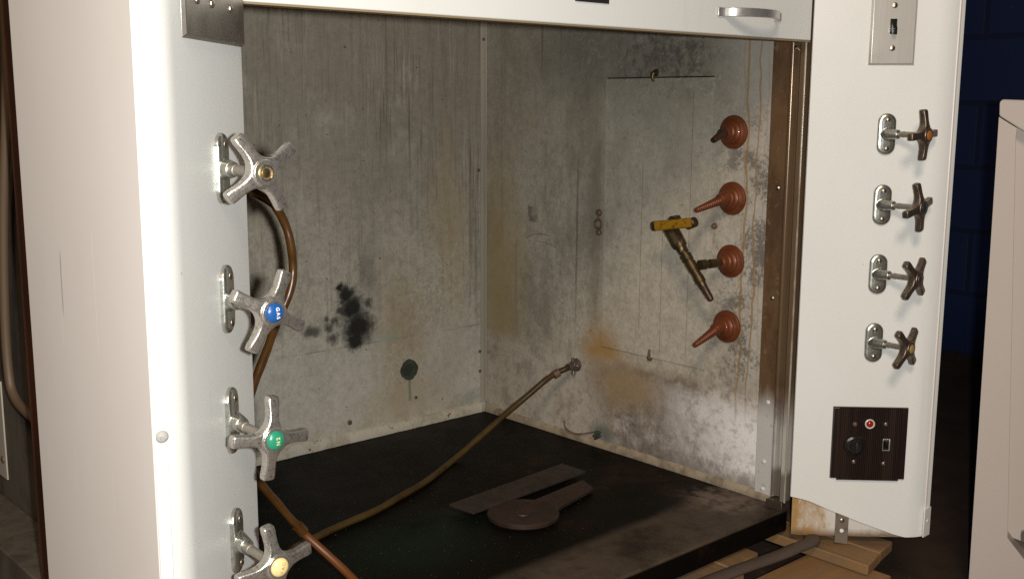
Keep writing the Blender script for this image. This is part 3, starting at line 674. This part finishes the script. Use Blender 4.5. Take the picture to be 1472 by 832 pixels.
# brown two-gang control box with grooves
box = plate(1, .0594, .1768, -.5910, -.4730, M_BAKE, 'control_panel', t=.0050, bev=.0012)
m = MB(); a = on_plate(1,.0690,-.5920,.0049); c = on_plate(1,.1660,-.5920,.0049)
n_ = 33; base_pts = []; 
for k in range(n_*2+1):
    t = k/(n_*2); p = a.lerp(c, t); base_pts.append(p+NRV*(.0018 if k % 2 else .0010))
m.slab([a]+base_pts+[c], UP*.1195); m.build('ribbed_cover', M_BAKE, box)
m = MB(); m.lathe([(0,.0160),(.004,.0155),(.0055,.0125),(.011,.0105),(.0125,.0090),(.0122,.002)], on_plate(1,.0933,-.535,.0062), NR, 28); kn = m.build('control_knob', M_KNOB, box)
m = MB(); obox(m, on_plate(1,.0950,-.5355,.0185), .0013, .0085, 0, .0012); m.build('pointer', M_BLACKP, kn)
m = MB(); pl0 = on_plate(1,.1163,-.4990,.0062); m.lathe([(0,.0078),(.0022,.0076),(.0026,.0066),(.0012,.0056)], pl0, NR, 28); rg = m.build('pilot_lamp', M_RING, box)
m = MB(); m.lathe([(.001,.0056),(.0026,.0052),(.0042,.0036),(.0049,.0012)], pl0, NR, 24); m.build('red_lens', M_LENS, rg)
for s, zc in ((.0933,-.5000),(.1414,-.4995),(.0947,-.5620),(.1414,-.5640)): screw_at(on_plate(1,s,zc,.0066), NR, box, .0038, M_SCREW if s != .0933 else M_RUSTSCREW, .0026)
m = MB(); obox(m, on_plate(1,.1440,-.5330,.0062), .0062, .0100, 0, .0014); tsur = m.build('switch_surround', M_STAIN, box)
m = MB(); obox(m, on_plate(1,.1432,-.5325,.0074), .0048, .0086, 0, .0016); obox(m, on_plate(1,.1425,-.5310,.0080), .0030, .0060, 0, .0095, .0045); m.build('toggle', M_KNOB, box, bevel=.0006)

# ---- outlets on the right wall
def outlet(zc, yc, spout, name='gas_outlet'):
    prof = [(0,.0278),(.0030,.0276),(.0048,.0262),(.0058,.0228),(.0075,.0198),(.0105,.0190),(.0120,.0172),(.0130,.0150),(.0165,.0143),(.0182,.0130),(.0192,.0110),(.0245,.0104),(.0275,.0092),(.0290,.0075)]
    c = Vector((1.4998 if yc < 1.158 else 1.4968, yc, zc))
    o = MB().lathe(prof, c, (-1,0,0), 40).build(name, M_COPPER, hood, smooth=28)
    tip0 = c+Vector((-.026,0,0))
    if spout == 'short':
        m = MB(); e = at_x(1026, 202, 1.437); d = (e-tip0).normalized()
        m.lathe([(-.006,.0088),(.008,.0085),(.010,.0070),(.016,.0066),(.018,.0056),((e-tip0).length-.001,.0046),((e-tip0).length,.0040)], tip0, d, 24); sp = m.build('outlet_spout', M_COPDARK, o)
        m = MB(); m.lathe([(0,.0036),(.0006,.0036),(.0007,.0022),(-.0004,.0020)], e, d, 18); m.build('spout_bore', M_BRASS, sp)
    elif spout:
        e = at_x(*spout, 1.4180); L = (e-tip0).length; d = (e-tip0).normalized()
        prof = [(-.010,.0112),(.0045,.0110),(.0075,.0096),(.0085,.0080)]; h = .010; r = .0078
        while h < L-.003:
            prof += [(h,r),(h+.0014,r*.84),(h+.0026,r*.86)]; h += .0038; r -= .00026
        prof += [(L-.001,r*.9),(L,r*.6)]
        m = MB(); m.lathe(prof, tip0, d, 22); m.build('outlet_spout', M_COPPER, o, smooth=25)
    return o
outlet(-.049, 1.116, 'short'); outlet(-.158, 1.114, (1000,303)); o3 = outlet(-.263, 1.1125, None); outlet(-.375, 1.115, (998,497))

# ---- small fittings on the right wall: ring eye, cord spigot, bent wire, stopper, rusty bolts
p = at_x(862, 322, 1.4968); m = MB()
ring = [p+Vector((-.004, .0085*math.cos(a), .0085*math.sin(a))) for a in np.linspace(0, 2*math.pi, 25)]
m.tube(ring, .0022, 10); q = at_x(861, 306, 1.4968); m.lathe([(-.001,.0065),(.002,.0062),(.0045,.004),(.005,.001)], q, (-1,0,0), 16)
q2 = at_x(861, 334, 1.4968); m.lathe([(-.001,.0058),(.0025,.0055),(.005,.003)], q2, (-1,0,0), 16)
m.tube([q+Vector((-.003,0,0)), p+Vector((-.004,0,.0085))], .0016, 8); m.build('ring_eye', M_RUSTSCREW, rightw)
p = at_x(943, 105, 1.4998); m = MB(); m.lathe([(-.001,.0065),(.002,.0062),(.0055,.0045),(.010,.0042),(.012,.002)], p, (-1,0,-.2), 16)
m.tube([p+Vector((-.008,0,0)), p+Vector((-.011,-.001,-.008)), p+Vector((-.008,-.002,-.015))], lambda t: .0040-.0018*t, 10); m.build('brass_peg', M_VALVE, rightw)
for px, py, r in ((934,514,.0050),(1027,325,.0042)):
    p = at_x(px, py, 1.4985); m = MB(); m.lathe([(-.002,r*1.3),(.001,r*1.25),(.0015,r),(.004,r*.9),(.0055,r*.4)], p, (-1,0,0), 6 if py > 400 else 16)
    if py > 400: m.tube([p+Vector((-.002,.0,0)), p+Vector((-.003,-.001,.010)), p+Vector((-.002,-.001,.016))], lambda t: .0032-.001*t, 8)
    m.build('rusty_bolt', M_RUSTSCREW, rightw)
m = MB(); pts = [at_x(*q, xx) for q, xx in (((811,604),1.4930),((813,614),1.491),((823,622),1.491),((838,623),1.493),((850,621),1.497),((856,620),1.4995))]
m.tube(spline(pts, 6), .0013, 8); m.build('bent_wire', M_RUSTSCREW, rightw)
p = at_x(858, 625, 1.4990); m = MB(); m.lathe([(-.002,.010),(.0015,.0092),(.0030,.0055),(.0025,.001)], p, (-1,0,0), 14)
for v in m.bm.verts: v.co.y += .003*math.sin(v.co.z*700); v.co.z += (p.y-v.co.y)*.35
m.build('corroded_stub', M_PLUG, rightw)
# capped spigot for the long tube
p = at_x(829, 524, 1.4998); m = MB()
m.lathe([(-.001,.0135),(.003,.0130),(.0045,.0105),(.012,.0098),(.0135,.0078),(.024,.0074)], p, (-1,0,-.05), 8)
m.lathe([(-.010,.0040),(.012,.0040),(.0135,.002)], p+Vector((-.008,.001,-.006)), (-.1,-.15,-1), 12); m.lathe([(-.004,.0045),(.010,.0042),(.012,.002)], p+Vector((-.007,-.004,.001)), (-.3,-1,0), 12)
m.lathe([(-.004,.0036),(.011,.0034)], p+Vector((-.010,.0,.004)), (0,.1,1), 10)
m.build('wall_spigot', M_SPIG, rightw)

# ---- body flank: rust-primed frame bar and base ledge seen past the left post
m = MB(); m.box((.4000, 1.170, -.685), (.4120, 1.2480, ZT)); m.build('frame_bar', M_RUST, hood, bevel=.001)
m = MB(); m.box((.4050, 1.10, -.690), (.4720, 1.755, -.560)); m.build('base_ledge', M_TRANS, hood, bevel=.002)
m = MB(); m.box((.4700, 1.582, -.531), (.4725, 1.640, -.388)); ang = m.build('corner_angle', M_TRIM, hood, bevel=.0008)
p = at_x(4, 660, .469); screw_at((.4690, max(p.y,1.567), p.z), (-1,0,0), ang, .0055)
m = MB(); pts = [at_x(q[0], q[1], .452) for q in ((0,-120),(10,100),(5,300),(7,450),(13,540),(22,572),(38,592),(62,612))]
m.tube(spline(pts, 6), .0062, 12); m.build('conduit_pipe', M_PIPE, hood)

# ================================================================== THINGS IN AND AROUND THE HOOD
# brass ball valve screwed on the third outlet
bv = empty('ball_valve', (1.470, 1.1125, -.263)); tag(bv, 'tarnished brass valve with a yellow lever sticking out of the third red outlet', 'valve')
XV = 1.432
def V(px, py, xx=XV): return at_x(px, py, xx)
a, c = V(965,330), V(1023,432); ax = (c-a); L = ax.length; d = ax.normalized()
tee = V(1006,381)
m = MB(); st = Vector((1.473,1.1125,-.263)); dd = (tee-st); m.lathe([(0,.0062),(dd.length*.25,.0062),(dd.length*.26,.0075),(dd.length*.55,.0075),(dd.length*.56,.0058),(dd.length*.72,.0058),(dd.length*.73,.0084),(dd.length,.0084)], st, dd, 18)
m.build('nipple', M_VALVE, bv)
m = MB(); m.lathe([(-.010,.0090),(-.004,.0128),(.012,.0126),(.026,.0120),(.034,.0112),(.0365,.0088),(.046,.0082)], a, d, 8); m.build('valve_body', M_VALVE, bv, smooth=40)
m = MB(); m.lathe([(.042,.0060),(.050,.0060),(.0505,.0092),(.062,.0092),(.0625,.0080),(.066,.0080),(.0665,.0092),(.082,.0088),(.0825,.0078),(.094,.0078),(.0945,.0088),(.105,.0084),(.106,.0070),(.113,.0064)], a, d, 18)
m.build('tee', M_VALVE, bv, smooth=30)
m = MB(); m.lathe([(.112,.0062),(.122,.0058),(.1225,.0064),(.130,.0054),(.1305,.0060),(L-.001,.0048),(L,.0035)], a, d, 18); m.build('hose_tail', M_COPDARK, bv, smooth=30)
m = MB(); m.lathe([(-.008,.0085),(.008,.0085),(.010,.006)], V(994,321,1.430), (V(1002,318)-V(985,325)), 18); m.lathe([(-.006,.006),(.012,.006)], V(972,316), (-1,0,.1), 14); m.lathe([(0,.011),(.012,.0105),(.014,.004)], V(972,322,1.436), (-.3,.2,1), 16); m.build('gland', M_VALVE, bv)
l0, l1 = V(941,325,1.412), V(992,320,1.416); dl = (l1-l0).normalized(); upv = Vector((0,0,1)); upv = (upv-dl*upv.dot(dl)).normalized()
m = MB(); rows = []
for t, hgt in ((0,.0062),(.02,.0078),(.06,.0084),(.5,.0080),(.94,.0082),(1,.0074)):
    cpt = l0.lerp(l1, t); row = []
    for j in range(14):
        an = 2*math.pi*j/14; row.append(cpt+upv*math.copysign(abs(math.cos(an))**.5,math.cos(an))*hgt+Vector((-1,0,0))*math.copysign(abs(math.sin(an))**.6,math.sin(an))*.0040)
    rows.append(row)
g = m.strip(rows, True); m.face(g[0]); m.face(g[-1]); lv = m.build('lever', M_LEVER, bv, smooth=50)
m = MB(); m.lathe([(-.0045,.0070),(-.001,.0086),(.002,.0086)], l0, dl, 14)
for v in m.bm.verts:
    w_ = (v.co-l0).dot(Vector((1,0,0))); v.co -= Vector((1,0,0))*w_*.45
m.build('lever_end', M_KNOB, lv)

# tubes
def hose(name, pts, r, mat, label, n=8, loc=None):
    P = spline(pts, n); rr = random.Random(len(pts)); ph = [rr.uniform(0,6) for _ in range(4)]
    for i in range(3, len(P)-3): P[i] += Vector((math.sin(i*.21+ph[0])*.0014, math.sin(i*.33+ph[1])*.0010, math.sin(i*.27+ph[2])*.0012))*(1 if P[i].z > -.645 else .4)
    o = MB().tube(P, lambda t: r*(1+.035*math.sin(t*61+ph[3])+.02*math.sin(t*143)), 16).build(name, mat, None, loc=(0,0,0), smooth=60); tag(o, label, 'hose'); return o
loop = [(.520,1.18,-.045),(.585,1.16,-.080)]+[tuple(at_y(px,py,yy)) for px,py,yy in ((378,283,1.15),(398,302,1.15),(413,330,1.15),(420,358,1.15),(421,388,1.15),(415,420,1.15),(404,452,1.15),(389,490,1.14),(373,528,1.13),(360,566,1.12),(350,610,1.12),(352,650,1.12))]
loop += [tuple(at_y(px,py,yy)) for px,py,yy in ((372,692,1.13),(402,727,1.14),(432,760,1.14))]
h1 = hose('rubber_hose', loop, .0052, M_HOSE, 'amber rubber hose looping out behind the left post into the chamber')
tail = [tuple(at_y(px,py,yy)) for px,py,yy in ((426,754,1.141),(440,769,1.14),(470,796,1.12),(500,824,1.09),(530,856,1.05))]
MB().tube(spline(tail, 8), .0052, 16).build('orange_tail', M_HOSEO, h1, loc=(0,0,0), smooth=60)
long = [(1.482,1.4725,-.507),(1.470,1.471,-.509)]+[tuple(at_x(px,py,xx)) for px,py,xx in ((800,537,1.455),(778,551,1.425),(750,575,1.390),(720,602,1.345),(690,628,1.295))]
long += [tuple(at_z(px,py,-.6525)) for px,py in ((650,662),(612,692),(575,714),(540,733),(505,749),(470,764),(445,776),(420,790),(402,804))]
h2 = hose('rubber_hose', long, .0056, M_HOSEB, 'long tan rubber tube running from the wall spigot across the black work top')

a_, b_ = Vector(long[2]), Vector(long[3]); dch = (b_-a_).normalized()
MB().lathe([(-.006,.0060),(-.0055,.0082),(.006,.0080),(.0065,.0060)], a_, dch, 16).build('hose_clamp', M_RUSTSCREW, h2, loc=(0,0,0))
a_ = Vector(loop[-1]); dch = (a_-Vector(loop[-2])).normalized()
MB().lathe([(-.008,.0056),(-.0075,.0074),(.006,.0076),(.0065,.0060)], a_, dch, 16).build('hose_clamp', M_HOSE, h1, loc=(0,0,0))
# bar and paddle on the work top
def quad_z(z, *px): return [at_z(a, b_, z) for a, b_ in px]
p = quad_z(-.649, (645,728),(681,739),(842,680),(808,669)); m = MB(); m.slab(p, (0,0,.0045)); c0 = sum(p, Vector())/4
for v in m.bm.verts: v.co -= Vector((c0.x, c0.y, -.649))
o = m.build('steel_bar', M_BARM, None, loc=(c0.x, c0.y, -.649), bevel=.0008); tag(o, 'flat dusty steel bar lying on the black work top behind the round iron paddle', 'metal bar'); o.rotation_euler = (R(0.6),0,0)
pc = at_z(752, 737, -.650); pd = Vector((pc.x, pc.y, -.6578)); o = empty('iron_paddle', pd); tag(o, 'round rusty iron paddle with a short flat handle on the work top', 'paddle')
e1 = at_z(700,740,-.650)-pc; e2 = at_z(752,757,-.650)-pc; rad = .058
m = MB(); m.lathe([(0,rad*.93),(.0035,rad),(.0085,rad),(.0105,rad*.96),(.0092,rad*.88),(.0082,rad*.5),(.0082,.001)], pd, (0,0,1), 56); m.build('disc', M_PADDLE, o, smooth=40)
hd = quad_z(-.650, (768,719),(801,731),(853,702),(838,690)); m = MB(); m.slab([Vector((q.x,q.y,-.6555)) for q in hd], (0,0,.0075)); m.build('handle', M_PADDLE, o, bevel=.0015)
q = (hd[2]+hd[3])*.5*.88+(hd[0]+hd[1])*.5*.12; MB().lathe([(0,.006),(.0006,.006),(.0008,.0045)], (q.x,q.y,-.6480), (0,0,1), 16).build('rivet', M_BARM, o)
MB().lathe([(0,.0150),(.0020,.0140),(.0030,.0100),(.0032,.001)], (pd.x,pd.y,-.6500), (0,0,1), 24).build('boss', M_PADDLE, o)

# pallet under the hood
pal = empty('wooden_pallet', (1.2, 1.2, -.83)); tag(pal, 'rough wooden pallet carrying the fume hood clear of the floor', 'pallet')
def board(x0, x1, y0, y1, z0, z1, name='deck_board', mat=M_WOOD, sk=0):
    m = MB(); pts = [(x0,y0,z0),(x1,y0+sk,z0),(x1,y1,z0),(x0,y1,z0)]; m.slab(pts, (0,0,z1-z0)); return m.build(name, mat, pal, bevel=.002)
for x0, x1, y0, sk in ((.36,.46,.84,0),(.52,.62,.85,0),(.70,.80,.83,0),(.88,.98,.84,.004),(1.06,1.16,.85,0),(1.225,1.318,.93,0),(1.322,1.402,.955,.01),(1.487,1.544,.822,.012),(1.547,1.604,.836,.010)):
    board(x0, x1, y0, 1.72, -.722, -.7045, sk=sk)
board(.34, 1.520, .800, .935, -.815, -.7235, 'stringer', M_WOODX); board(.34, 1.62, 1.24, 1.34, -.815, -.7235, 'stringer', M_WOODX); board(.34, 1.62, 1.62, 1.72, -.815, -.7235, 'stringer', M_WOODX)
# grey flat cable trailing over the pallet
pts = [(1.56,1.02,-.694)]+[tuple(at_z(px,py,zz)) for px,py,zz in ((1168,772,-.694),(1140,789,-.694),(1105,803,-.698),(1070,815,-.698),(1030,830,-.700),(985,848,-.704))]
o = MB().tube(spline(pts, 6), .0135, 14, flat=.42, up=(0,0,1)).build('flat_cable', M_STRAP, None, loc=(0,0,0), smooth=60); tag(o, 'thick grey cable trailing out from under the right post over the pallet', 'cable')

# neighbouring white cabinet at the right
cab = empty('white_cabinet', (2.05, .95, -.83)); tag(cab, 'pale enamelled cabinet standing to the right of the fume hood', 'cabinet')
DC = 1.76
NH = Vector((CF.x, CF.y, 0)).normalized()
def cp_(px, py, dep=DC):                      # a point of an upright plane facing the viewer
    r = ray(px, py); p = r*(dep/r.dot(NH)); p.z = max(p.z, -.829); return p
def pface(mb, poly, d0, d1): mb.slab([cp_(a,b_,d0) for a, b_ in poly], Vector((ray(1462,480).x, ray(1462,480).y, 0)).normalized()*(d1-d0))
m = MB(); pface(m, [(1436,168.5),(1462,184.5),(1460,196),(1448,772),(1480,814),(1640,1010),(1640,1200),(1364,1200)], DC, DC+.35); m.build('front_frame', M_CAB, cab, bevel=.004)
m = MB(); pface(m, [(1459,178),(1640,285),(1640,1010),(1447,770)], DC+.03, DC+.33); m.build('recessed_panel', M_CAB, cab, bevel=.002)
m = MB(); pface(m, [(1437,147),(1441,143),(1640,150),(1640,291),(1470,188),(1436.4,167)], DC-.002, DC+.36); m.build('top_cap', M_CAB, cab, bevel=.004)
m = MB(); pface(m, [(1468,765),(1500,755),(1500,785),(1468,778)], DC+.02, DC+.03); m.build('latch', M_STEM, cab)

# setting: floor and far wall
o = MB().box((-6,-4,-.87),(3.45,7,-.83)).build('floor', M_FLOOR, None, loc=(0,0,0)); tag(o, kind='structure')
o = MB().box((3.40,-4,-.83),(3.55,7,1.9)).build('wall', M_BWALL, None, loc=(0,0,0)); tag(o, 'dark navy painted brick wall behind the cabinet', 'wall', kind='structure')

# ================================================================== LIGHT AND CAMERA
w = bpy.data.worlds.new('World'); scene.world = w; w.use_nodes = True
bg = w.node_tree.nodes['Background']; bg.inputs[0].default_value = (1.0,.80,.66,1); bg.inputs[1].default_value = .022
fl = bpy.data.lights.new('flash', 'POINT'); fl.energy = 75; fl.shadow_soft_size = .011; fl.color = (1,1,.965)
fo = bpy.data.objects.new('flash', fl); COL.objects.link(fo); fo.location = CR*.042 - CD*.008
la = bpy.data.lights.new('room_lamp', 'AREA'); la.shape = 'SQUARE'; la.size = .6; la.energy = 42; la.color = (1,.80,.62)
lo = bpy.data.objects.new('room_lamp', la); COL.objects.link(lo); lo.location = (-.8,-.8,1.7)
lo.rotation_euler = (Vector((1.3,1.1,-.4))-lo.location).to_track_quat('-Z','Y').to_euler()
cam = bpy.data.cameras.new('camera'); co = bpy.data.objects.new('camera', cam); COL.objects.link(co)
cam.sensor_width = 36; cam.sensor_fit = 'HORIZONTAL'; cam.lens = 36*F_PX/1472; cam.clip_start = .01; cam.clip_end = 100
co.matrix_world = Matrix(((CR.x,-CD.x,-CF.x,0),(CR.y,-CD.y,-CF.y,0),(CR.z,-CD.z,-CF.z,0),(0,0,0,1)))
scene.camera = co
for o in COL.objects:
    if 'org' in o: del o['org']
    for k in ('kids','words'):
        if k in o: del o[k]
    if o.parent is None: o.location.z += LIFT
scene.view_settings.view_transform = 'Standard'; scene.view_settings.look = 'None'; scene.view_settings.exposure = 0; scene.view_settings.gamma = 1
scene.render.filter_size = 1.9
scene.cycles.use_denoising = False; scene.cycles.max_bounces = 8; scene.cycles.caustics_reflective = False; scene.cycles.caustics_refractive = False
scene.cycles.sample_clamp_indirect = 4
